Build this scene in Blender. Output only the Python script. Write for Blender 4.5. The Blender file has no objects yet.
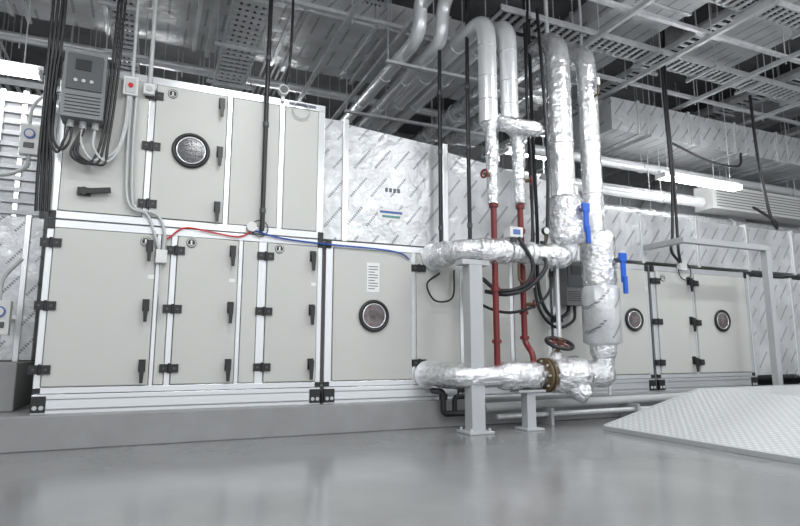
import bpy, bmesh, math, random
from mathutils import Vector, Matrix
random.seed(7)
S = bpy.context.scene
# ------------------------------------------------------------------ materials
def nt(name):
    m = bpy.data.materials.new(name); m.use_nodes = True
    n = m.node_tree.nodes; l = m.node_tree.links
    return m, n, l, n['Principled BSDF']
def mat(name, col, rough=.5, metal=0, bump=0, bscale=20, var=0, vscale=3, emit=0, bdist=.02):
    m, n, l, p = nt(name)
    p.inputs['Base Color'].default_value = (*col, 1)
    p.inputs['Roughness'].default_value = rough
    p.inputs['Metallic'].default_value = metal
    tc = n.new('ShaderNodeTexCoord')
    if emit:
        p.inputs['Emission Color'].default_value = (*col, 1)
        p.inputs['Emission Strength'].default_value = emit
    if var:
        t = n.new('ShaderNodeTexNoise'); t.inputs['Scale'].default_value = vscale; t.inputs['Detail'].default_value = 5
        r = n.new('ShaderNodeValToRGB')
        r.color_ramp.elements[0].position = .3; r.color_ramp.elements[1].position = .7
        r.color_ramp.elements[0].color = (*[c*(1-var) for c in col], 1)
        r.color_ramp.elements[1].color = (*[min(1, c*(1+var)) for c in col], 1)
        l.new(tc.outputs['Object'], t.inputs['Vector']); l.new(t.outputs['Fac'], r.inputs['Fac'])
        l.new(r.outputs['Color'], p.inputs['Base Color'])
    if bump:
        t = n.new('ShaderNodeTexNoise'); t.inputs['Scale'].default_value = bscale; t.inputs['Detail'].default_value = 4
        b = n.new('ShaderNodeBump'); b.inputs['Strength'].default_value = bump; b.inputs['Distance'].default_value = bdist
        l.new(tc.outputs['Object'], t.inputs['Vector']); l.new(t.outputs['Fac'], b.inputs['Height'])
        l.new(b.outputs['Normal'], p.inputs['Normal'])
    return m
def printed(name, base=(.61, .62, .63), ink=(.09, .095, .115), su=1.15, mixv=.75):
    m, n, l, p = nt(name)
    tc = n.new('ShaderNodeTexCoord'); sp = n.new('ShaderNodeSeparateXYZ')
    l.new(tc.outputs['Object'], sp.inputs[0])
    def M(op, a, b=None):
        k = n.new('ShaderNodeMath'); k.operation = op
        for i, q in enumerate((a, b)):
            if q is None: continue
            if isinstance(q, (int, float)): k.inputs[i].default_value = q
            else: l.new(q, k.inputs[i])
        return k.outputs[0]
    x, y, z = sp.outputs
    u = M('ADD', M('ADD', M('MULTIPLY', x, .62), M('MULTIPLY', y, .7)), M('MULTIPLY', z, .78))
    v = M('SUBTRACT', M('MULTIPLY', z, .62), M('MULTIPLY', x, .78))
    vr = M('DIVIDE', v, .165*su)
    row = M('LESS_THAN', M('FRACT', vr), .15)
    off = M('MULTIPLY', M('FLOOR', vr), .37)
    ur = M('FRACT', M('ADD', M('DIVIDE', u, .44*su), off))
    dash = M('LESS_THAN', ur, .66)
    let = M('LESS_THAN', M('FRACT', M('DIVIDE', u, .026*su)), .66)
    mk = M('MULTIPLY', M('MULTIPLY', row, dash), let)
    t = n.new('ShaderNodeTexNoise'); t.inputs['Scale'].default_value = 2.5; t.inputs['Detail'].default_value = 5
    l.new(tc.outputs['Object'], t.inputs['Vector'])
    r = n.new('ShaderNodeValToRGB')
    r.color_ramp.elements[0].position = .35; r.color_ramp.elements[1].position = .65
    r.color_ramp.elements[0].color = (*[c*.82 for c in base], 1); r.color_ramp.elements[1].color = (*[c*1.08 for c in base], 1)
    l.new(t.outputs['Fac'], r.inputs['Fac'])
    mx = n.new('ShaderNodeMixRGB'); l.new(M('MULTIPLY', mk, mixv), mx.inputs[0]); l.new(r.outputs[0], mx.inputs[1]); mx.inputs[2].default_value = (*ink, 1)
    l.new(mx.outputs[0], p.inputs['Base Color'])
    p.inputs['Metallic'].default_value = .3; p.inputs['Roughness'].default_value = .3
    t2 = n.new('ShaderNodeTexNoise'); t2.inputs['Scale'].default_value = 6; t2.inputs['Detail'].default_value = 3
    l.new(tc.outputs['Object'], t2.inputs['Vector'])
    b = n.new('ShaderNodeBump'); b.inputs['Strength'].default_value = .5; b.inputs['Distance'].default_value = .045
    l.new(t2.outputs['Fac'], b.inputs['Height']); l.new(b.outputs[0], p.inputs['Normal'])
    return m
PANEL = mat('panel_paint', (.50, .505, .48), .42)
PANEL2 = mat('panel_paint_door', (.485, .49, .465), .4)
ALU = mat('aluminium_profile', (.70, .715, .73), .26, .6)
GAPDARK = mat('dark_gap_backing', (.08, .08, .08), .7)  # dark colour standing in for shade in the panel gaps
BLK = mat('black_plastic', (.012, .012, .013), .4)
CABLE = mat('black_cable', (.013, .013, .015), .42)
DGREY = mat('dark_grey_plastic', (.07, .075, .08), .45)
VGREY = mat('drive_grey', (.17, .175, .18), .42)
WHT = mat('white_plastic', (.62, .62, .61), .4)
CONDUIT = mat('grey_conduit', (.45, .46, .46), .45)
FOIL = mat('foil_wrap', (.82, .83, .84), .18, .72, bump=.9, bscale=9, var=.12, vscale=12, bdist=.035)
FOILS = mat('foil_crumpled', (.82, .83, .84), .15, .88, bump=1.0, bscale=17, var=.14, vscale=14, bdist=.05)
JACKET = mat('aluminium_jacket', (.84, .85, .86), .24, .45, bump=.25, bscale=5)
LOUVRE = mat('corrugated_sheet', (.45, .46, .475), .4, .3)
TAPE = mat('aluminium_tape', (.78, .79, .80), .25, .6)
PRN = printed('printed_foil')
PRN2 = printed('printed_foil_dull', (.60, .61, .62), (.12, .12, .14), 1.3, .6)
GALV = mat('galvanised_steel', (.64, .65, .66), .35, .4, var=.12, vscale=9)
DGALV = mat('dull_steel', (.27, .275, .28), .45, .4)
RED = mat('red_pipe_paint', (.14, .009, .011), .4)
REDH = mat('red_hose', (.50, .012, .015), .35)
BLUE = mat('blue_lever', (.008, .09, .48), .35)
BLUEH = mat('blue_hose', (.015, .07, .34), .35)
RUST = mat('rusty_flange', (.12, .08, .04), .6, .2)
GLASS = mat('port_glass', (.05, .05, .053), .12)
GLASSP = mat('port_glass_pinkish', (.14, .115, .115), .08, var=.6, vscale=9)  # pinkish glass tone, varied by noise
STEELP = mat('grey_painted_steel', (.40, .41, .42), .4)
PAPER = mat('paper_label', (.72, .72, .71), .6)
INK = mat('print_ink', (.12, .13, .16), .6)
GINK = mat('green_print', (.10, .28, .26), .6)
BLINK = mat('blue_print', (.08, .15, .38), .6)
SCREEN = mat('lcd_screen', (.015, .016, .017), .35)
TUBE = mat('lamp_tube', (1, 1, 1), .4, emit=20)
LAMPW = mat('lamp_housing', (.8, .8, .8), .4)
FLOOR = mat('floor_epoxy', (.215, .218, .221), .17, var=.14, vscale=1.1, bump=.12, bscale=2.5, bdist=.012)
CONC = mat('plinth_concrete', (.25, .252, .255), .5, var=.08, vscale=4, bump=.15, bscale=30, bdist=.005)
CEIL = mat('slab_concrete', (.20, .205, .21), .8, var=.2, vscale=2)
WALL = mat('wall_paint', (.45, .46, .47), .7, var=.05)
m, n, l, p = nt('chequer_plate')
tc = n.new('ShaderNodeTexCoord'); mp = n.new('ShaderNodeMapping'); mp.inputs['Rotation'].default_value = (0, 0, .785)
l.new(tc.outputs['Object'], mp.inputs[0])
w1 = n.new('ShaderNodeTexWave'); w1.bands_direction = 'X'; w1.inputs['Scale'].default_value = 5.5
w2 = n.new('ShaderNodeTexWave'); w2.bands_direction = 'Y'; w2.inputs['Scale'].default_value = 5.5
l.new(mp.outputs[0], w1.inputs['Vector']); l.new(mp.outputs[0], w2.inputs['Vector'])
mu = n.new('ShaderNodeMath'); mu.operation = 'MULTIPLY'; l.new(w1.outputs['Fac'], mu.inputs[0]); l.new(w2.outputs['Fac'], mu.inputs[1])
b = n.new('ShaderNodeBump'); b.inputs['Strength'].default_value = .6; b.inputs['Distance'].default_value = .012
l.new(mu.outputs[0], b.inputs['Height']); l.new(b.outputs[0], p.inputs['Normal'])
r = n.new('ShaderNodeValToRGB'); r.color_ramp.elements[0].color = (.45, .46, .465, 1); r.color_ramp.elements[1].color = (.62, .63, .635, 1)
l.new(mu.outputs[0], r.inputs[0]); l.new(r.outputs[0], p.inputs['Base Color'])
p.inputs['Roughness'].default_value = .4; p.inputs['Metallic'].default_value = .1
CHEQ = m
# ------------------------------------------------------------------ builder
def perp(d):
    a = Vector((0, 0, 1)) if abs(d.z) < .9 else Vector((1, 0, 0))
    u = d.cross(a).normalized(); return u, d.cross(u).normalized()
class B:
    def __init__(s, name, parent=None, bevel=0):
        s.name = name; s.parent = parent; s.v = []; s.f = []; s.fm = []; s.fs = []; s.m = []; s.bevel = bevel
    def mi(s, m):
        if m not in s.m: s.m.append(m)
        return s.m.index(m)
    def face(s, idx, m, sm=False):
        s.f.append(idx); s.fm.append(s.mi(m)); s.fs.append(sm)
    def box(s, x0, x1, y0, y1, z0, z1, m, R=None):
        c = Vector(((x0+x1)/2, (y0+y1)/2, (z0+z1)/2)); o = len(s.v)
        for q in ((x0,y0,z0),(x1,y0,z0),(x1,y1,z0),(x0,y1,z0),(x0,y0,z1),(x1,y0,z1),(x1,y1,z1),(x0,y1,z1)):
            q = Vector(q)
            if R is not None: q = c + R @ (q-c)
            s.v.append(q)
        for f in ((0,3,2,1),(4,5,6,7),(0,1,5,4),(1,2,6,5),(2,3,7,6),(3,0,4,7)):
            s.face([o+i for i in f], m)
        return s
    def prism(s, prof, y0, y1, m):
        o = len(s.v); k = len(prof)
        for y in (y0, y1):
            for x, z in prof: s.v.append(Vector((x, y, z)))
        for i in range(k):
            j = (i+1) % k; s.face([o+i, o+j, o+k+j, o+k+i], m)
        s.face([o+i for i in range(k)], m); s.face([o+k+i for i in reversed(range(k))], m)
        return s
    def hull8(s, a, bq, m):
        o = len(s.v)
        for q in list(a)+list(bq): s.v.append(Vector(q))
        for f in ((0,1,2,3),(7,6,5,4),(0,4,5,1),(1,5,6,2),(2,6,7,3),(3,7,4,0)): s.face([o+i for i in f], m)
        return s
    def sweep(s, pts, rad, m, seg=14, caps=True):
        pts = [Vector(q) for q in pts]; n = len(pts); base = len(s.v)
        if not hasattr(rad, '__len__'): rad = [rad]*n
        u = None
        for i in range(n):
            d = (pts[min(i+1, n-1)]-pts[max(i-1, 0)]).normalized()
            if u is None: u, w = perp(d)
            else:
                u = (u-d*u.dot(d)).normalized(); w = d.cross(u)
            for k in range(seg):
                a = 2*math.pi*k/seg
                s.v.append(pts[i]+(u*math.cos(a)+w*math.sin(a))*rad[i])
        for i in range(n-1):
            for k in range(seg):
                k2 = (k+1) % seg
                s.face([base+i*seg+k, base+i*seg+k2, base+(i+1)*seg+k2, base+(i+1)*seg+k], m, True)
        if caps:
            for st, rev in ((base, True), (base+(n-1)*seg, False)):
                o = len(s.v); s.v += [s.v[st+k].copy() for k in range(seg)]
                idx = [o+k for k in range(seg)]
                s.face(idx[::-1] if rev else idx, m)
        return s
    def cyl(s, a, c, r, m, r2=None, seg=20):
        return s.sweep([a, c], [r, r if r2 is None else r2], m, seg)
    def pipe(s, pts, r, m, fil=.2, seg=18, n=7):
        P = [Vector(q) for q in pts]; out = [P[0]]
        for i in range(1, len(P)-1):
            a = (P[i-1]-P[i]); c = (P[i+1]-P[i]); f = min(fil, a.length*.49, c.length*.49)
            A = P[i]+a.normalized()*f; C = P[i]+c.normalized()*f
            for k in range(n+1):
                t = k/n; out.append(A*(1-t)**2+P[i]*2*t*(1-t)+C*t*t)
        out.append(P[-1]); return s.sweep(out, r, m, seg)
    def wrap(s, a, c, r, m, seg=22, amp=.10, step=.06):
        """lumpy hand-wrapped foil sleeve with real irregular surface"""
        a = Vector(a); c = Vector(c); L = (c-a).length; n = max(3, int(L/step)); base = len(s.v)
        d = (c-a).normalized(); u, w = perp(d)
        for i in range(n+1):
            t = i/n; e = 1-.18*(abs(2*t-1)**8)
            for k in range(seg):
                an = 2*math.pi*k/seg; rr = r*e*(1+random.uniform(-amp, amp)*.5)
                s.v.append(a+(c-a)*t+(u*math.cos(an)+w*math.sin(an))*rr)
        for i in range(n):
            for k in range(seg):
                k2 = (k+1) % seg
                s.face([base+i*seg+k, base+i*seg+k2, base+(i+1)*seg+k2, base+(i+1)*seg+k], m, True)
        s.face([base+k for k in range(seg)][::-1], m); s.face([base+n*seg+k for k in range(seg)], m)
        return s
    def curve(s, pts, r, m, seg=8, n=8):
        P = [Vector(q) for q in pts]; Q = [2*P[0]-P[1]]+P+[2*P[-1]-P[-2]]; out = []
        for i in range(1, len(Q)-2):
            a, b_, c, d = Q[i-1:i+3]
            for k in range(n):
                t = k/n
                out.append(.5*((2*b_)+(c-a)*t+(2*a-5*b_+4*c-d)*t*t+(3*b_-a-3*c+d)*t**3))
        out.append(P[-1]); return s.sweep(out, r, m, seg)
    def torus(s, c, ax, R, r, m, seg=32, rs=8):
        c = Vector(c); ax = Vector(ax).normalized(); u, w = perp(ax); o = len(s.v)
        for i in range(seg):
            a = 2*math.pi*i/seg; d = u*math.cos(a)+w*math.sin(a)
            for k in range(rs):
                t = 2*math.pi*k/rs; s.v.append(c+d*(R+r*math.cos(t))+ax*r*math.sin(t))
        for i in range(seg):
            for k in range(rs):
                i2 = (i+1) % seg; k2 = (k+1) % rs
                s.face([o+i*rs+k, o+i2*rs+k, o+i2*rs+k2, o+i*rs+k2], m, True)
        return s
    def done(s):
        me = bpy.data.meshes.new(s.name); me.from_pydata([tuple(q) for q in s.v], [], s.f)
        for m in s.m: me.materials.append(m)
        me.polygons.foreach_set('material_index', s.fm); me.polygons.foreach_set('use_smooth', s.fs)
        me.update()
        bm = bmesh.new(); bm.from_mesh(me); bmesh.ops.recalc_face_normals(bm, faces=bm.faces); bm.to_mesh(me); bm.free()
        o = bpy.data.objects.new(s.name, me); S.collection.objects.link(o)
        if s.parent: o.parent = s.parent
        if s.bevel:
            bv = o.modifiers.new('bevel', 'BEVEL'); bv.width = s.bevel; bv.segments = 2; bv.limit_method = 'ANGLE'; bv.angle_limit = .9
        return o
def empty(name):
    e = bpy.data.objects.new(name, None); S.collection.objects.link(e); return e
TOP = 6.592
# ------------------------------------------------------------------ room
B('floor').box(-7, 15, -10, 7, -.1, 0, FLOOR).done()
B('ceiling').box(-7, 15, -10, 7, 6.6, 6.8, CEIL).done()
B('wall_back').box(-7, 15, 7, 7.2, 0, 6.6, WALL).done()
B('wall_left').box(-7.2, -7, -10, 7, 0, 6.6, WALL).done()
B('wall_right').box(15, 15.2, -10, 7, 0, 6.6, WALL).done()
B('concrete_plinth', bevel=.01).box(-5, 13.2, -.16, 3, 0, .31, CONC).done()
# ------------------------------------------------------------------ AHU
A = empty('air_handling_unit')
bd = B('casing_body', A).box(-.94, 8.99, .03, 2.0, .50, 2.16, PANEL).box(-.94, 1.79, .03, 1.9, 2.17, 3.79, PANEL)
bd.box(-.93, 8.98, .02, .03, .52, 2.15, GAPDARK).box(-.93, 1.78, .02, .03, 2.19, 3.78, GAPDARK); bd.done()  # dark backing plates added so gaps around doors and panels read as shaded
fr = B('aluminium_frame', A, .006)
posts = [(-.95,-.89),(.035,.075),(.175,.235),(.86,.905),(1.075,1.165),(1.745,1.80),(1.845,1.93),(2.93,2.99),(3.6,3.66),(3.70,3.76),(4.35,4.41),(4.95,5.01),(5.05,5.11),(5.95,6.01),(6.76,6.82),(6.88,6.96),(7.70,7.77),(8.93,9.0)]
for a, b_ in posts: fr.box(a, b_, -.015, .03, .55, 2.09, ALU)
for a, b_ in ((-.95,1.80),(1.845,3.66),(3.70,5.01),(5.05,6.82),(6.88,9.0)):
    fr.box(a, b_, -.018, .03, 2.085, 2.165, ALU); fr.box(a, b_, -.018, .03, .495, .555, ALU)
for a, b_ in ((-.95,-.88),(-.125,-.065),(.675,.73),(1.26,1.32),(1.72,1.80)): fr.box(a, b_, -.015, .03, 2.25, 3.72, ALU)
fr.box(-.95, 1.80, -.018, .03, 2.175, 2.255, ALU); fr.box(-.95, 1.80, -.018, .03, 3.715, 3.80, ALU); fr.done()
rl = B('base_rail', A, .005)
for a, b_ in ((-.95,1.80),(1.845,3.66),(3.70,6.82),(6.88,9.0)):
    rl.box(a, b_, -.03, .06, .31, .49, ALU); rl.box(a+.1, b_-.1, -.036, -.03, .345, .36, DGALV); rl.box(a+.1, b_-.1, -.036, -.03, .44, .45, DGALV)
    for q in (a, b_-.12):
        rl.box(q, q+.12, -.045, .0, .325, .475, BLK)
        for i in (0, 1): rl.cyl((q+.033+i*.054, -.05, .37), (q+.033+i*.054, -.044, .37), .02, CONDUIT, seg=14)
for q in (-.95, 1.74, 1.84, 3.59, 3.70, 6.76, 6.88, 8.93):
    rl.box(q, q+.065, -.028, 0, 2.07, 2.17, BLK); rl.box(q, q+.065, -.028, 0, .5, .55, BLK)
for q in (-.95, 1.74): rl.box(q, q+.065, -.028, 0, 2.18, 2.25, BLK)
rl.done()
def port(b_, x, z, r, glass=GLASS):
    b_.cyl((x, -.035, z), (x, -.05, z), r+.008, BLK, seg=36)
    b_.torus((x, -.052, z), (0, 1, 0), r-.005, .02, BLK, 40)
    b_.torus((x, -.055, z), (0, 1, 0), r-.035, .008, ALU, 40)
    b_.cyl((x, -.05, z), (x, -.055, z), r-.035, glass, seg=36)
    for i in range(-2, 3):
        h_ = math.sqrt(max(0, (r-.04)**2-(i*.05)**2)); b_.box(x-h_, x+h_, -.0565, -.055, z+i*.05-.002, z+i*.05+.002, DGREY)
        b_.box(x+i*.05-.002, x+i*.05+.002, -.0565, -.055, z-h_, z+h_, DGREY)
def handle(b_, x, z):
    b_.box(x-.032, x+.032, -.05, -.03, z-.03, z+.09, BLK); b_.cyl((x, -.05, z+.04), (x, -.085, z+.04), .026, BLK, seg=12)
    b_.hull8([(x-.028,-.078,z+.07),(x+.028,-.078,z+.07),(x+.028,-.1,z+.07),(x-.028,-.1,z+.07)],
             [(x-.015,-.083,z-.14),(x+.015,-.083,z-.14),(x+.015,-.105,z-.14),(x-.015,-.105,z-.14)], BLK)
def hinge(b_, x, z):
    b_.box(x-.09, x-.008, -.045, -.015, z-.042, z+.042, BLK); b_.box(x+.008, x+.09, -.05, -.02, z-.042, z+.042, BLK)
    b_.cyl((x, -.045, z-.05), (x, -.045, z+.05), .014, BLK, seg=10)
    for s_ in (-.05, .05): b_.cyl((x+s_, -.055, z), (x+s_, -.045, z), .012, DGREY, seg=8)
def door(i, x0, x1, z0, z1, hz, po=None, h=True, hd=True):
    d = B('access_door_%d' % i, A, .008).box(x0, x1, -.032, .02, z0, z1, PANEL2); d.done()
    k = B('door_hardware_%d' % i, A)
    for z in hz:
        if hd: handle(k, x1-.06, z)
        if h: hinge(k, x0-.02, z)
    if po: port(k, *po)
    if k.v: k.done()
H3 = (.72, 1.32, 1.93)
door(1, -.885, .03, .56, 2.08, H3)
door(2, .24, .855, .56, 2.08, H3)
door(3, 1.17, 1.74, .56, 2.08, H3)
door(4, 1.935, 2.925, .56, 2.08, (), (2.43, 1.30, .175, GLASSP))
door(5, 5.115, 5.945, .56, 2.08, H3)
door(6, 6.015, 6.755, .56, 2.08, (), (6.47, 1.34, .155, GLASSP))
door(7, 6.965, 7.695, .56, 2.08, H3)
door(8, 7.775, 8.925, .56, 2.08, H3, (8.31, 1.36, .16, GLASSP), True, False)
door(9, -.06, .67, 2.26, 3.71, (2.40, 3.02, 3.58), (.314, 3.02, .18))
pn = B('fixed_panels', A, .006)
for a, b_ in ((.08,.17),(.91,1.07),(2.995,3.595),(3.765,4.345),(4.415,4.945)): pn.box(a, b_, -.022, .02, .56, 2.08, PANEL)
for a, b_ in ((-.875,-.13),(.735,1.255),(1.325,1.715)): pn.box(a, b_, -.022, .02, 2.26, 3.71, PANEL)
pn.done()
lb = B('labels', A)
lb.box(2.34, 2.50, -.036, -.032, 1.58, 1.93, PAPER)
for i in range(9): lb.box(2.36, 2.48 if i % 3 else 2.44, -.038, -.036, 1.615+i*.033, 1.625+i*.033, INK)
lb.box(1.36, 1.68, -.03, -.018, 3.745, 3.775, INK)
for x in (.0, .8, 1.7): lb.box(x-.03, x+.03, -.036, -.032, 1.62, 1.66, PAPER)
for x, z in ((-.07, 2.0), (.37, 2.02), (1.30, 2.02), (3.17, 2.02), (5.3, 1.98), (7.1, 1.98), (.10, 3.63)):
    lb.cyl((x, -.020, z), (x, -.042, z), .05, BLK, seg=24); lb.torus((x, -.042, z), (0,1,0), .04, .004, PAPER, 24, 6)
    lb.box(x-.008, x+.008, -.044, -.042, z-.024, z+.024, PAPER); lb.box(x-.02, x+.02, -.044, -.042, z-.026, z-.018, PAPER)
lb.done()
h = B('door_hardware_10', A)
hinge(h, 3.02, 1.9); hinge(h, 3.02, .75)
h.box(-.72, -.60, -.06, -.022, 2.42, 2.5, BLK); h.cyl((-.66,-.09,2.46),(-.66,-.05,2.46),.04,BLK); h.box(-.64, -.42, -.10, -.06, 2.45, 2.50, BLK, Matrix.Rotation(-.15, 3, 'Y')); h.done()
# ------------------------------------------------------------------ ducts
def duct(name, x0, x1, y0, y1, z0, z1, ax, m, fl=(), hang=False):
    d = B(name, None, .006).box(x0, x1, y0, y1, z0, z1, m); g = .025; t = .03
    for q in fl:
        if ax == 'x':
            d.box(q-t, q+t, y0-g, y0, z0-g, z1+g, TAPE); d.box(q-t, q+t, y1, y1+g, z0-g, z1+g, TAPE)
            d.box(q-t, q+t, y0, y1, z1, z1+g, TAPE); d.box(q-t, q+t, y0, y1, z0-g, z0, TAPE)
            if hang:
                d.box(q+.2-t, q+.2+t, y0-.1, y1+.1, z0-.05, z0, GALV)
                for y in (y0-.07, y1+.07): d.cyl((q+.2, y, z0-.05), (q+.2, y, TOP), .008, GALV, seg=6)
        else:
            d.box(x0-g, x0, q-t, q+t, z0-g, z1+g, TAPE); d.box(x1, x1+g, q-t, q+t, z0-g, z1+g, TAPE)
            d.box(x0, x1, q-t, q+t, z1, z1+g, TAPE); d.box(x0, x1, q-t, q+t, z0-g, z0, TAPE)
            if hang:
                d.box(x0-.1, x1+.1, q+.2-t, q+.2+t, z0-.05, z0, GALV)
                for x in (x0-.07, x1+.07): d.cyl((x, q+.2, z0-.05), (x, q+.2, TOP), .008, GALV, seg=6)
    return d
d = B('supply_air_duct', None, .006)
d.box(1.81, 2.06, .1, 1.7, 2.2, 3.70, PRN)
d.box(2.06, 2.13, .07, 1.73, 2.19, 3.72, TAPE)
d.hull8([(2.13,.09,2.2),(2.13,1.7,2.2),(2.13,1.7,3.66),(2.13,.09,3.66)], [(3.42,.09,2.2),(3.42,1.7,2.2),(3.42,1.7,3.56),(3.42,.09,3.56)], PRN)
d.box(3.42, 3.50, .06, 1.73, 2.18, 3.60, TAPE)
d.hull8([(3.50,.09,2.2),(3.50,1.7,2.2),(3.50,1.7,3.5),(3.50,.09,3.5)], [(5.6,.12,2.2),(5.6,1.7,2.2),(5.6,1.7,3.25),(5.6,.12,3.25)], PRN)
d.box(5.6, 5.67, .09, 1.73, 2.18, 3.28, TAPE)
d.box(5.67, 12, .14, 1.6, 2.25, 3.0, PRN)
for q in (6.9, 8.1, 9.3, 10.5): d.box(q-.03, q+.03, .11, 1.63, 2.22, 3.03, TAPE)
d.done()
d = B('duct_label')
d.box(2.52, 2.88, .086, .0899, 2.50, 2.64, PAPER)
d.box(2.55, 2.85, .084, .086, 2.585, 2.615, BLINK); d.box(2.58, 2.82, .084, .086, 2.53, 2.56, GINK)
for i in range(4): d.box(2.62+i*.055, 2.655+i*.055, .084, .0899, 2.86, 2.91, INK)
d.done()
d = duct('return_air_duct', 9.02, 13, .05, 1.9, .5, 2.12, 'x', PRN, (9.1, 10.2, 11.4))
for x in (9.15, 10.9, 12.8):
    for y in (.1, 1.8): d.box(x, x+.06, y, y+.06, .312, .5, GALV)
d.done()
DN = 'rectangular_duct'
duct(DN, -3, 5.6, .9, 2.6, 5.55, 6.0, 'x', PRN, (-2, -.8, .4, 1.6, 2.8, 4.0, 5.2), True).done()
duct(DN, 5.7, 14, 3.4, 4.8, 4.0, 4.65, 'x', PRN2, (6.2, 7.4, 8.6, 9.8, 11, 12.2), True).done()
duct(DN, 6.9, 13.5, .6, 1.9, 4.55, 5.12, 'x', PRN, (7.5, 8.7, 9.9, 11.1, 12.3), True).done()
duct(DN, 5.8, 6.9, -1.5, 6.5, 5.7, 6.12, 'y', PRN, (-1, .2, 1.4, 2.6, 3.8, 5)).done()
d = B(DN, None, .006); d.hull8([(9.4,2.5,3.0),(10.4,2.5,3.0),(10.4,3.3,3.0),(9.4,3.3,3.0)],[(11.0,2.5,5.1),(12.2,2.5,5.1),(12.2,3.3,5.1),(11.0,3.3,5.1)], PRN2)
d.box(9.37,10.43,2.47,3.33,2.95,3.0,TAPE); d.cyl((11.7,2.9,5.1),(11.7,2.9,TOP),.01,GALV); d.done()
duct(DN, -6.5, 2.4, 4.3, 5.6, 4.0, 4.6, 'x', PRN2, (-5, -3.8, -2.6, -1.4, -.2, 1, 2.2), True).done()
duct(DN, 8, 9.2, -4, .4, 5.85, 6.2, 'y', PRN, (-3, -1.8, -.6)).done()
duct(DN, 11, 12.4, -4, 3, 5.8, 6.2, 'y', PRN, (-3, -1.8, -.6, .6, 1.8)).done()
d = duct('insulated_duct', -5.5, -1.25, 1.4, 3.2, 2.42, 3.95, 'x', LOUVRE, (-1.5, -3))
for i in range(11): d.box(-5.5, -1.25, 1.36, 1.4, 2.46+i*.135, 2.51+i*.135, LOUVRE)
d.box(-1.75, -1.70, 1.34, 1.4, 2.42, 3.95, TAPE)
d.done()
duct('exhaust_duct', -5.5, -1.15, 1.1, 2.9, .79, 2.38, 'x', PRN, (-1.3, -2.4, -3.6)).done()
B('concrete_step', bevel=.01).box(-5, -1.15, .35, 2.9, .312, .78, CONC).done()
# ------------------------------------------------------------------ pipes with elbows
YP = -.72; ZT = 5.0
def bands(o, x, ys, z, r):
    for y in ys: o.torus((x, y, z), (0,1,0), r+.001, .009, TAPE, 24, 6)
p1 = B('insulated_water_pipe')
p1.pipe([(3.64, 6.5, ZT), (3.64, YP, ZT), (3.64, YP, 3.62)], .115, JACKET, .3)
p1.sweep([(3.66,YP,3.62),(3.67,YP,3.5),(3.68,YP,2.62)], [.115,.075,.07], FOILS)
p1.wrap((3.68,YP,3.45),(3.68,YP,3.08),.082,FOILS,16)
p1.pipe([(3.68,YP,2.62),(3.68,YP,.66)], .036, RED)
for z in (4.6, 4.2, 3.9): p1.torus((3.64, YP, z), (0,0,1), .116, .007, TAPE)
bands(p1, 3.64, (0,1,2,3,4,5), ZT, .115)
for z in (2.60, 1.6, 1.0): p1.cyl((3.68,YP,z-.02),(3.68,YP,z+.02), .055, RED)
p1.cyl((3.68,YP,2.96),(3.53,YP-.05,2.96),.022,RUST); p1.torus((3.53,YP-.05,2.96),(1,.3,0),.045,.013,RED)
p1.cyl((3.68,YP,2.72),(3.68,YP,2.64),.05,RUST)
p1.done()
p2 = B('insulated_water_pipe')
p2.pipe([(3.95, 6.5, ZT+.02), (3.95, YP, ZT+.02), (3.95, YP, 3.6)], .11, JACKET, .3)
p2.wrap((3.74,YP-.1,3.60),(4.30,YP-.1,3.60), .10, FOILS)
p2.sweep([(4.0,YP,3.62),(4.05,YP,3.5),(4.06,YP,2.66)], [.11,.075,.07], FOILS)
p2.wrap((4.06,YP,3.45),(4.06,YP,3.08),.082,FOILS,16)
p2.pipe([(4.06,YP,2.66),(4.06,YP,2.28),(4.18,YP+.16,2.2),(4.18,YP+.16,1.0),(4.18,YP,.85),(4.18,YP,.66)], .036, RED, .08)
for z in (2.62, 2.32, 1.35, 1.05): p2.cyl((4.06 if z > 2 else 4.18,YP if z > 2 else YP+.16,z-.02),(4.06 if z > 2 else 4.18,YP if z > 2 else YP+.16,z+.02), .055, RED)
p2.cyl((4.06,YP,2.94),(4.16,YP-.1,2.94),.022,RUST); p2.torus((4.16,YP-.1,2.94),(1,-.6,0),.045,.013,RED)
p2.cyl((4.18,YP+.16,1.45),(4.26,YP+.06,1.45),.022,RUST); p2.torus((4.26,YP+.06,1.45),(1,-.6,0),.045,.013,RED)
for z in (4.6, 4.2, 3.9): p2.torus((3.95, YP, z), (0,0,1), .111, .007, TAPE)
bands(p2, 3.95, (0,1,2,3,4,5), ZT+.02, .11)
p2.done()
p3 = B('chilled_water_pipe')
p3.pipe([(4.72, 6.5, ZT), (4.72, YP, ZT), (4.72, YP, 2.72)], .155, FOIL, .34)
bands(p3, 4.72, (0,1,2,3,4,5), ZT, .155)
for z in (4.3, 3.5): p3.torus((4.72, YP, z), (0,0,1), .156, .008, TAPE)
p3.wrap((4.74,YP,2.82),(4.76,YP,2.2), .215, FOILS, 24, .14)
p3.wrap((4.75,YP-.2,2.52),(4.75,YP+.2,2.52), .11, FOILS, 16)
p3.pipe([(4.76,YP,2.3),(4.76,YP,2.05),(3.26,YP,2.05),(3.22,.02,2.05)], .125, FOILS, .22)
p3.wrap((4.72,YP,2.05),(4.4,YP,2.05),.155,FOILS); p3.wrap((3.9,YP,2.05),(3.42,YP,2.05),.15,FOILS,22,.12); p3.wrap((3.23,-.12,2.05),(3.25,-.42,2.05),.155,FOILS)
p3.cyl((4.15,YP,2.05),(4.20,YP,2.05),.15,TAPE)
p3.cyl((3.22,-.06,2.05),(3.22,-.02,2.05),.17,TAPE)
p3.cyl((3.95,YP,2.15),(3.95,YP,2.24),.04,DGREY); p3.box(3.86,4.04,YP-.07,YP+.07,2.23,2.35,WHT); p3.box(3.9,4.0,YP-.075,YP-.07,2.26,2.32,BLINK)
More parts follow.
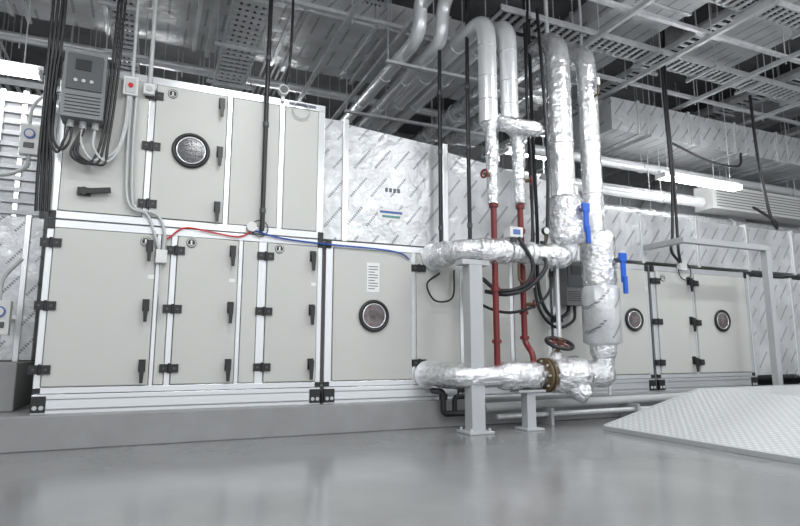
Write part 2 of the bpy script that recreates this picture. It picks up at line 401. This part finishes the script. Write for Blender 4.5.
p3.cyl((4.42,YP,2.15),(4.42,YP,2.3),.014,RUST); p3.cyl((4.42,YP-.03,2.35),(4.42,YP+.01,2.35),.05,BLK); p3.cyl((4.42,YP-.034,2.35),(4.42,YP-.03,2.35),.04,WHT)
p3.done()
def lever(name, x, y, z):
    k = B(name, None, .008); k.cyl((x-.0,y+.12,z),(x,y-.06,z),.03,DGREY)
    k.box(x-.036,x+.036,y-.075,y-.045,z-.3,z+.05,BLUE); k.box(x-.028,x+.028,y-.1,y-.06,z-.44,z-.22,BLUE)
    k.box(x-.055,x+.055,y-.08,y-.04,z-.04,z+.07,BLUE); k.done()
lever('valve_lever', 4.84, YP-.2, 2.62)
p4 = B('chilled_water_pipe')
p4.pipe([(5.2, 6.5, ZT-.05), (5.2, YP, ZT-.05), (5.2, YP, 2.4)], .13, FOIL, .34)
bands(p4, 5.2, (0,1,2,3,4,5), ZT-.05, .13)
for z in (4.3, 3.6, 2.9): p4.torus((5.2, YP, z), (0,0,1), .131, .008, TAPE)
p4.wrap((5.23,YP,2.40),(5.24,YP,1.66), .215, FOILS, 24, .14)
p4.wrap((5.24,YP,1.12),(5.24,YP,.80), .16, FOILS)
p4.sweep([(5.24,YP,1.70),(5.24,YP,1.66),(5.24,YP,1.00),(5.24,YP,.96)], [.20,.235,.235,.16], PRN, 24)
p4.pipe([(5.24,YP,1.0),(5.24,YP,.62),(4.9,YP,.61)], .13, FOILS, .24)
p4.wrap((5.3,YP,.61),(4.84,YP,.61),.165,FOILS)
p4.wrap((4.92,YP,.61),(4.42,YP,.61),.215,FOILS,26,.16)
p4.wrap((4.62,YP,.55),(4.86,YP-.12,.36),.13,FOILS,18,.14)
p4.cyl((4.30,YP,.61),(4.33,YP,.61),.20,RUST); p4.cyl((4.35,YP,.61),(4.38,YP,.61),.20,RUST)
for i in range(8):
    a = i*math.pi/4; p4.cyl((4.28,YP+.165*math.cos(a),.61+.165*math.sin(a)),(4.41,YP+.165*math.cos(a),.61+.165*math.sin(a)),.014,GALV,seg=8)
p4.pipe([(4.3,YP,.61),(3.2,YP,.61),(3.12,.02,.61)], .125, FOILS, .2)
p4.wrap((4.28,YP,.61),(3.68,YP,.61),.158,FOILS,24,.16); p4.wrap((3.3,YP+.1,.61),(3.2,-.15,.61),.15,FOILS)
p4.cyl((3.12,-.06,.61),(3.12,-.02,.61),.17,TAPE)
p4.done()
lever('valve_lever', 5.37, YP-.22, 2.03)
hw = B('valve_handwheel')
c0 = Vector((4.5, YP, .8)); ax = Vector((0, -.42, .9)).normalized(); c1 = c0+ax*.2
hw.cyl(c0, c1+ax*.06, .028, RUST); hw.cyl(c0-ax*.08, c0+ax*.1, .10, FOILS, .06); hw.torus(c1, ax, .155, .026, BLK)
u_, w_ = perp(ax)
for i in range(5):
    a = i*2*math.pi/5; hw.cyl(c1, c1+(u_*math.cos(a)+w_*math.sin(a))*.15, .012, RED, seg=8)
hw.done()
sb = B('drain_valve')
sb.pipe([(4.0,YP-.02,1.92),(4.0,YP-.02,1.72),(4.12,YP-.02,1.66)],.016,RUST,.03); sb.cyl((4.12,YP-.02,1.66),(4.2,YP-.02,1.66),.028,GALV); sb.box(4.13,4.19,YP-.05,YP-.03,1.68,1.76,RED)
sb.done()
sb = B('air_vent_valve'); sb.pipe([(5.2,YP,4.2),(5.2,YP-.2,4.2),(5.2,YP-.2,4.32)],.014,RUST,.03); sb.cyl((5.2,YP-.2,4.32),(5.2,YP-.2,4.42),.03,GALV); sb.done()
sb = B('small_bore_pipe'); sb.pipe([(5.52,-.3,TOP),(5.52,-.3,2.6),(5.7,-.3,1.2),(5.7,-.3,.31)],.022,GALV,.2); sb.pipe([(4.86,-.36,TOP),(4.86,-.36,.7),(4.86,-.12,.55)],.03,JACKET,.1); sb.done()
# supports
st = B('pipe_support_stand', None, .006)
st.box(3.29, 3.46, YP-.08, YP+.08, .02, 1.86, STEELP); st.box(3.22, 3.53, YP-.15, YP+.15, 0, .03, STEELP)
st.box(3.2, 3.56, YP-.08, YP+.08, 1.86, 1.92, STEELP)
for sx in (3.26, 3.49):
    for sy in (-.11, .11): st.cyl((sx, YP+sy, .03), (sx, YP+sy, .06), .015, GALV, seg=8)
st.done()
st = B('pipe_support_stand', None, .006)
st.box(4.03, 4.15, YP-.06, YP+.06, .02, .42, STEELP); st.box(3.97, 4.21, YP-.13, YP+.13, 0, .025, STEELP); st.box(3.9, 4.28, YP-.09, YP+.09, .42, .45, STEELP); st.done()
# drain
dp = B('drain_pipe')
dp.pipe([(3.75,-.3,.22),(9.2,-.3,.27)], .055, CONDUIT); dp.pipe([(3.85,-.42,.12),(9.8,-.42,.14)], .03, GALV)
for x in (4.6,6,7.4,8.8): dp.box(x-.02,x+.02,-.5,-.18,0,.2,STEELP)
dp.done()
dk = B('drain_trap')
dk.pipe([(3.2,-.05,.42),(3.2,-.3,.42),(3.2,-.3,.17),(3.70,-.3,.17)], .035, BLK, .06); dk.pipe([(3.35,-.3,.17),(3.35,-.3,.36),(3.70,-.3,.36)], .03, BLK, .05)
dk.cyl((3.2,-.3,.33),(3.2,-.3,.4),.05,BLK); dk.cyl((3.55,-.3,.17),(3.63,-.3,.17),.05,BLK); dk.cyl((3.6,-.3,.36),(3.6,-.36,.36),.02,BLK); dk.box(3.55,3.68,-.39,-.35,.34,.38,RED)
dk.done()
# ------------------------------------------------------------------ ramp
rp = B('access_ramp', None, .004)
rp.prism([(4.86,.05),(6.4,.42),(12.5,.42),(12.5,.38),(6.4,.38),(4.86,.0)], -3.7, -1.12, CHEQ)
rp.prism([(4.84,.06),(6.4,.43),(6.4,.3),(4.84,.0)], -1.12, -1.09, STEELP)
rp.box(6.4, 12.5, -1.12, -1.09, .3, .43, STEELP); rp.box(4.83,4.86,-3.7,-1.09,0,.05,STEELP)
for x in (6.5, 9, 12.3):
    for y in (-3.6, -1.2): rp.box(x, x+.06, y-.03, y+.03, 0, .38, STEELP)
rp.done()
fs = B('steel_support_frame', None, .004)
fs.box(8.66,8.76,-.62,-.52,0,2.42,STEELP); fs.box(6.9,8.76,-.62,-.52,2.42,2.5,STEELP); fs.box(6.9,7.0,-.52,.1,2.42,2.5,STEELP); fs.box(8.6,8.82,-.68,-.46,0,.02,STEELP); fs.done()
# ------------------------------------------------------------------ electrical
vf = B('variable_speed_drive', None, .012)
vf.box(-.90,-.53,-.26,-.022,3.14,3.82,VGREY); vf.box(-.87,-.56,-.275,-.26,3.42,3.79,DGREY); vf.box(-.80,-.66,-.283,-.275,3.62,3.73,SCREEN)
for i in range(3): vf.cyl((-.79+i*.07,-.285,3.51),(-.79+i*.07,-.275,3.51),.018,CONDUIT,seg=10)
for i in range(6): vf.box(-.87,-.56,-.264,-.26,3.18+i*.035,3.19+i*.035,BLK)
for i in range(3): vf.cyl((-.82+i*.11,-.14,3.14),(-.82+i*.11,-.14,3.07),.032,CONDUIT)
vf.done()
vf = B('variable_speed_drive', None, .01)
vf.box(5.14,5.46,-.2,-.03,1.50,2.12,VGREY); vf.box(5.16,5.44,-.215,-.2,1.75,2.09,DGREY); vf.box(5.22,5.38,-.222,-.215,1.92,2.04,SCREEN)
for i in range(5): vf.box(5.16,5.44,-.204,-.2,1.56+i*.03,1.57+i*.03,BLK)
vf.done()
jb = B('junction_box', None, .008)
jb.box(-.38,-.24,-.1,-.022,3.52,3.72,WHT); jb.box(-.36,-.26,-.108,-.1,3.54,3.70,CONDUIT); jb.cyl((-.31,-.12,3.62),(-.31,-.108,3.62),.025,REDH); jb.done()
jb = B('junction_box', None, .008); jb.box(-.19,-.08,-.1,-.03,3.56,3.68,WHT); jb.cyl((-.135,-.11,3.62),(-.135,-.1,3.62),.03,CONDUIT); jb.done()
jb = B('junction_box', None, .008); jb.box(.03,.14,-.1,-.022,1.78,1.92,WHT); jb.done()
cd = B('grey_conduit')
for i in range(2):
    x = -.71+i*.11
    cd.curve([(x,-.14,3.09),(x+.0,-.15,2.92-i*.03),(x+.12,-.15,2.76),(-.40+i*.02,-.12,2.9),(-.34+i*.02,-.08,3.2),(-.33+i*.02,-.07,3.52)], .014, CONDUIT)
for i in range(2): cd.curve([(-.30+i*.05,-.06,3.52),(-.30+i*.05,-.06,3.0),(-.28+i*.05,-.06,2.5),(-.22+i*.04,-.07,2.33),(-.08+i*.1,-.07,2.28),(.0+i*.1,-.07,2.1),(.06+i*.04,-.07,1.92)], .015, CONDUIT)
cd.curve([(.085,-.06,1.78),(.08,-.06,1.5),(.12,-.06,1.2)], .007, CONDUIT)
cd.pipe([(-.3,-.06,3.72),(-.3,-.06,TOP)], .017, CONDUIT)
cd.pipe([(-.13,-.06,3.68),(-.13,-.06,TOP)], .022, CONDUIT)
cd.done()
cb = B('power_cable_bundle')
for i in range(4):
    x = -1.06+i*.034
    cb.curve([(x+.05,-.1,TOP),(x+.03*math.sin(i),-.1-.03*(i%2),5.2),(x,-.12,4.0),(x-.01*i,-.1,3.2),(x,-.08,2.6),(x+.01,-.06,2.22)], .015, CABLE)
for i in range(2):
    x = -1.0+i*.03
    cb.curve([(x,-.1,3.4),(x+.02,-.2,2.95),(x+.1,-.22,2.78+i*.03),(-.86+i*.05,-.16,2.92),(-.82+i*.02,-.14,3.1)], .013, CABLE)
cb.done()
cb = B('power_cable_bundle')
for i in range(3):
    x = -.49+i*.032
    cb.curve([(x+.1,-.06,TOP),(x+.02,-.1-.02*(i%2),5),(x,-.12,4.0),(x-.02,-.13,3.4),(x-.05,-.14,2.95),(x-.14+i*.03,-.16,2.72),(x-.30,-.16,2.8),(-.70,-.14,3.08)], .013, CABLE)
cb.done()
for i, (x, y, zb) in enumerate(((1.09,-.09,2.2),(3.32,-.06,2.2),(3.57,-.35,2.2))):
    c = B('suspended_cable_conduit'); c.curve([(x+.05,y,TOP-.01),(x+.01,y,5),(x,y,3.5),(x,y,zb)], .026, CABLE)
    for z in (2.4, 3.4, 4.2): c.cyl((x,y,z),(x,y,z+.05),.034,DGREY)
    c.box(x-.02,x+.02,y,-.03 if i<2 else -.3,zb,zb+.03,DGALV); c.done()
c = B('suspended_cable_conduit'); c.curve([(1.33,-.08,TOP-.01),(1.36,-.08,5),(1.34,-.08,4.2),(1.30,-.08,3.93)],.016,CABLE); c.done()
g = B('pressure_sensor'); g.cyl((1.28,-.1,3.88),(1.28,-.02,3.88),.06,WHT); g.cyl((1.28,-.11,3.88),(1.28,-.1,3.88),.045,DGREY); g.box(1.26,1.30,-.06,-.03,3.75,3.84,WHT)
g.torus((1.5,-.06,3.68),(0,1,0),.1,.006,CONDUIT)
g.done()
hs = B('red_tubing'); hs.curve([(.13,-.05,2.04),(.3,-.06,2.17),(.6,-.06,2.14),(.85,-.06,2.12),(.98,-.06,2.2),(.94,-.06,2.28)], .009, REDH); hs.done()
hs = B('blue_tubing'); hs.curve([(1.02,-.06,2.2),(1.3,-.06,2.14),(1.8,-.06,2.11),(2.4,-.06,2.1),(2.75,-.06,2.07),(2.88,-.06,2.0)], .010, BLUEH); hs.done()
g = B('pressure_sensor'); g.cyl((.98,-.09,2.24),(.98,-.03,2.24),.055,WHT); g.torus((1.07,-.06,2.23),(0,1,0),.09,.006,BLK); g.done()
bh = B('flexible_hose')
bh.curve([(3.95,YP-.1,2.22),(4.1,YP-.16,1.9),(4.02,YP-.1,1.65),(3.8,YP+.1,1.6),(3.62,YP+.2,1.75)], .026, CABLE)
bh.curve([(4.35,YP+.1,2.2),(4.3,YP-.15,1.9),(4.1,YP-.1,1.65),(3.85,YP,1.55),(3.7,YP+.25,1.6)], .026, CABLE)
bh.curve([(4.55,YP+.1,2.2),(4.5,YP-.05,1.85),(4.35,YP,1.5),(4.0,YP+.2,1.35),(3.75,-.2,1.5),(3.7,-.1,1.8)], .018, CABLE)
bh.curve([(4.5,YP+.1,5.4),(4.48,YP,4.2),(4.46,YP-.05,3.2),(4.44,YP,2.3),(4.35,YP,2.2)], .022, CABLE)
bh.curve([(4.42,YP+.2,5.4),(4.36,YP+.2,4.2),(4.36,YP+.15,3.2),(4.3,YP+.1,2.3),(4.25,YP+.1,2.2)], .018, CABLE)
bh.curve([(5.25,-.1,1.52),(5.2,-.12,1.4),(5.0,-.14,1.32),(4.82,-.14,1.45),(4.72,-.14,1.8),(4.62,-.3,2.5),(4.6,-.3,4),(4.6,-.3,6)], .024, CABLE)
bh.curve([(5.35,-.1,1.52),(5.3,-.12,1.3),(5.0,-.14,1.2),(4.75,-.14,1.4),(4.66,-.14,1.8),(4.55,-.3,2.5),(4.53,-.3,4),(4.53,-.3,6)], .02, CABLE)
bh.curve([(3.3,-.05,1.85),(3.1,-.1,1.7),(3.2,-.12,1.5),(3.45,-.1,1.55),(3.5,-.06,1.9)], .012, CABLE)
bh.done()
bh = B('flexible_hose')
for i in range(2):
    bh.curve([(7.35+i*.08,-.1,6.2),(7.3+i*.05,-.12,5),(7.34+i*.05,-.12,3.6),(7.3+i*.1,-.1,2.7),(7.25+i*.15,-.1,2.4),(7.45,-.08,2.22)], .022, CABLE)
bh.torus((7.55,-.06,2.1),(0,1,0),.13,.008,CABLE); bh.done()
g = B('pressure_sensor'); g.box(7.42,7.56,-.1,-.03,2.12,2.26,WHT); g.done()
bh = B('flexible_hose')
bh.curve([(10.1,.5,3.5),(9.7,-.1,3.1),(9.45,-.3,2.9),(9.3,-.3,3.2),(9.3,-.2,4.2),(9.4,-.1,5.3)], .025, CABLE)
bh.curve([(9.6,.3,4.4),(9.2,.1,4.05),(8.6,.2,4.1),(8.0,.4,4.4)], .02, CABLE)
bh.done()
for nm, x, z, y in (('pressure_gauge',-1.32,3.2,.9),('pressure_gauge',-1.36,1.22,.55)):
    g = B(nm, None, .01); g.box(x-.09,x+.09,y-.1,y,z-.17,z+.17,WHT); g.cyl((x,y-.12,z+.06),(x,y-.1,z+.06),.055,BLINK); g.cyl((x,y-.125,z+.06),(x,y-.12,z+.06),.04,WHT)
    g.box(x-.05,x+.05,y-.11,y-.1,z-.1,z-.04,DGREY)
    g.curve([(x,y-.05,z-.17),(x-.02,y-.05,z-.32),(x-.25,y-.03,z-.42),(x-.5,y,z-.36)], .022, CONDUIT)
    g.curve([(x-.02,y-.05,z+.17),(x,y-.05,z+.4),(x+.15,y-.1,z+.6)], .018, CONDUIT)
    g.box(x-.02,x+.02,y,y+(.44 if z>2 else .54),z-.02,z+.02,GALV); g.done()
# ------------------------------------------------------------------ trays, struts, pipes overhead
def tray(ax, a, b_, c, z, w=.35, hg=1.2, m=GALV):
    t = B('cable_tray'); w2 = w/2
    def bx(p0,p1,q0,q1,z0,z1,m=m):
        if ax=='x': t.box(p0,p1,q0,q1,z0,z1,m)
        else: t.box(q0,q1,p0,p1,z0,z1,m)
    for s_ in (-1,1): bx(a,b_,c+s_*w2-.012,c+s_*w2+.012,z,z+.09)
    q = a
    while q < b_: bx(q,q+.05,c-w2,c+w2,z,z+.02); q += .13
    for i in range(4):
        yy = c-w2*.6+i*w2*.4
        if ax=='x': t.cyl((a,yy,z+.035),(b_,yy,z+.035),.018,DGREY if i%2 else CABLE,seg=6)
        else: t.cyl((yy,a,z+.035),(yy,b_,z+.035),.018,DGREY if i%2 else CABLE,seg=6)
    q = a+.4
    while q < b_:
        bx(q-.02,q+.02,c-w2-.12,c+w2+.12,z-.05,z-.005)
        for s_ in (-1,1):
            yy = c+s_*(w2+.09)
            if ax=='x': t.cyl((q,yy,z-.05),(q,yy,TOP),.009,GALV,seg=6)
            else: t.cyl((yy,q,z-.05),(yy,q,TOP),.009,GALV,seg=6)
        q += hg
    t.done()
tray('x', 4.1, 13, -.2, 5.42, .35)
tray('y', -1.5, 5, .95, 5.05, .45)
tray('x', -5, 3.2, -.75, 6.05, .3)
tray('y', -2.5, 5.5, 7.4, 5.55, .3)
tray('x', 5.5, 13, -1.8, 5.40, .3)
tray('y', .3, 5.5, -.5, 4.95, .3)
tray('y', -3.0, 5.0, 10.2, 5.55, .35)
tray('y', -3.0, .5, 2.6, 5.6, .3)
tray('x', -5, 2.4, 3.4, 4.75, .4)
sg = B('steel_strut_grid')
for y in (-1.2, .4, 2.9): sg.box(-3, 13, y-.03, y+.03, 5.29, 5.34, GALV)
for x in (2.2, 3.0, 5.55, 7.0, 8.6, 10.4, 11.8): sg.box(x-.03, x+.03, -2.2, 6, 5.22, 5.28, GALV)
for x in (-2, 0.2, 2.2, 5.55, 7, 8.6, 10.4):
    for y in (-1.2, .4, 2.9): sg.cyl((x+.06, y, 5.2), (x+.06, y, TOP), .01, GALV, seg=6)
sg.done()
hp = B('pipe_hanger')
for y in (.4, 2.2, 4): 
    hp.box(2.75,5.5,y-.03,y+.03,4.76,4.80,GALV)
    for x in (2.78, 3.48, 4.35, 5.46): hp.cyl((x,y,4.78),(x,y,TOP),.01,GALV,seg=6)
hp.done()
for (a, b_, y, z, r, m_) in ((5.7,13,1.35,4.28,.09,JACKET),(5.7,13,1.2,3.35,.09,FOIL),(5.7,9.3,.95,3.62,.10,JACKET),(-6,13,3.0,5.42,.06,GALV),(-6,2.4,2.9,4.4,.12,JACKET),(-6,13,-.95,6.2,.035,RED),(-5,5,2.9,6.2,.05,GALV),(-6,3.2,3.6,3.85,.09,FOIL),(2,14,-2.6,5.9,.05,RED)):
    q = B('overhead_pipe'); q.pipe([(a,y,z),(b_,y,z)], r, m_)
    x = a+.5
    while x < b_: q.cyl((x,y,z),(x,y,TOP),.008,GALV,seg=6); q.cyl((x-.02,y,z),(x+.02,y,z),r+.012,GALV); x += 2.1
    q.done()
# two more jacketed mains running straight back beside the risers
for (x, r) in ((3.30, .09), (2.98, .09)):
    q = B('overhead_pipe'); z = 4.80+r
    q.pipe([(x,6.5,z),(x,-.2,z),(x,-.2,z+.55),(x,-1.2,z+.6)], r, JACKET, .28)
    bands(q, x, (1,2,3,4,5), z, r)
    q.done()
q = B('overhead_conduit_run')
for i in range(6): q.pipe([(-2.6+i*.09,-2,5.2),(-2.6+i*.09,6.5,5.2)], .02, GALV, seg=8)
for i in range(5): q.pipe([(1.7+i*.1,-2,6.15),(1.7+i*.1,6.5,6.15)], .022, GALV, seg=8)
q.done()
ac = B('louvred_fan_coil', None, .01); ac.box(9.5,12.6,.85,1.25,3.52,3.98,WHT)
for i in range(7): ac.box(9.6,12.5,.835,.85,3.57+i*.055,3.585+i*.055,VGREY)
for x in (9.7,12.4): ac.cyl((x,.95,3.98),(x,.95,TOP),.01,GALV,seg=6)
ac.done()
# ------------------------------------------------------------------ lamps
def lamp(x0, x1, y, z, power):
    f = B('fluorescent_lamp')
    f.box(x0,x1,y-.035,y+.035,z+.05,z+.10,LAMPW)
    for s_ in (-.06,.06): f.cyl((x0+.03,y+s_,z),(x1-.03,y+s_,z),.028,TUBE,seg=10)
    for x in (x0+.02,x1-.04): f.box(x,x+.02,y-.1,y+.1,z-.03,z+.06,LAMPW)
    for x in (x0+.2,x1-.2): f.cyl((x,y,z+.09),(x,y,TOP),.006,GALV,seg=6)
    o = f.done()
    L = bpy.data.lights.new('lamp_light','AREA'); L.shape='RECTANGLE'; L.size=(x1-x0)-.1; L.size_y=.12; L.energy=power; L.color=(.96,.985,1)
    lo = bpy.data.objects.new('tube_light', L); lo.location=((x0+x1)/2, y, z-.035); S.collection.objects.link(lo); lo.parent=o
lamp(7.55, 9.45, .3, 3.72, 8)
lamp(-2.7, -1.3, 1.1, 4.08, 4)
for x in (-3.5, 0.5, 4.5, 8.5):
    for y in (-2.6, -5.5, -8.3): lamp(x, x+1.5, y, 5.0, 62)  # unseen fixture rows, added overhead to light the room
for x in (-1.0, 1.2, 6.6): lamp(x, x+1.2, 3.3 if x > 5 else 3.9, 5.0, 30)  # further fixtures added behind the unit to brighten the ceiling space
W = bpy.data.worlds.new('World'); S.world = W; W.use_nodes = True
W.node_tree.nodes['Background'].inputs[0].default_value = (.94,.965,1,1); W.node_tree.nodes['Background'].inputs[1].default_value = 1.25
# ------------------------------------------------------------------ camera
cam = bpy.data.cameras.new('camera'); co = bpy.data.objects.new('camera', cam); S.collection.objects.link(co); S.camera = co
cam.lens = 25.97; cam.sensor_width = 36; co.location = (0, -6.4, .9)
co.rotation_euler = (math.radians(90+8.6), 0, math.radians(-23.5))
S.view_settings.view_transform = 'Standard'
S.view_settings.exposure = 0
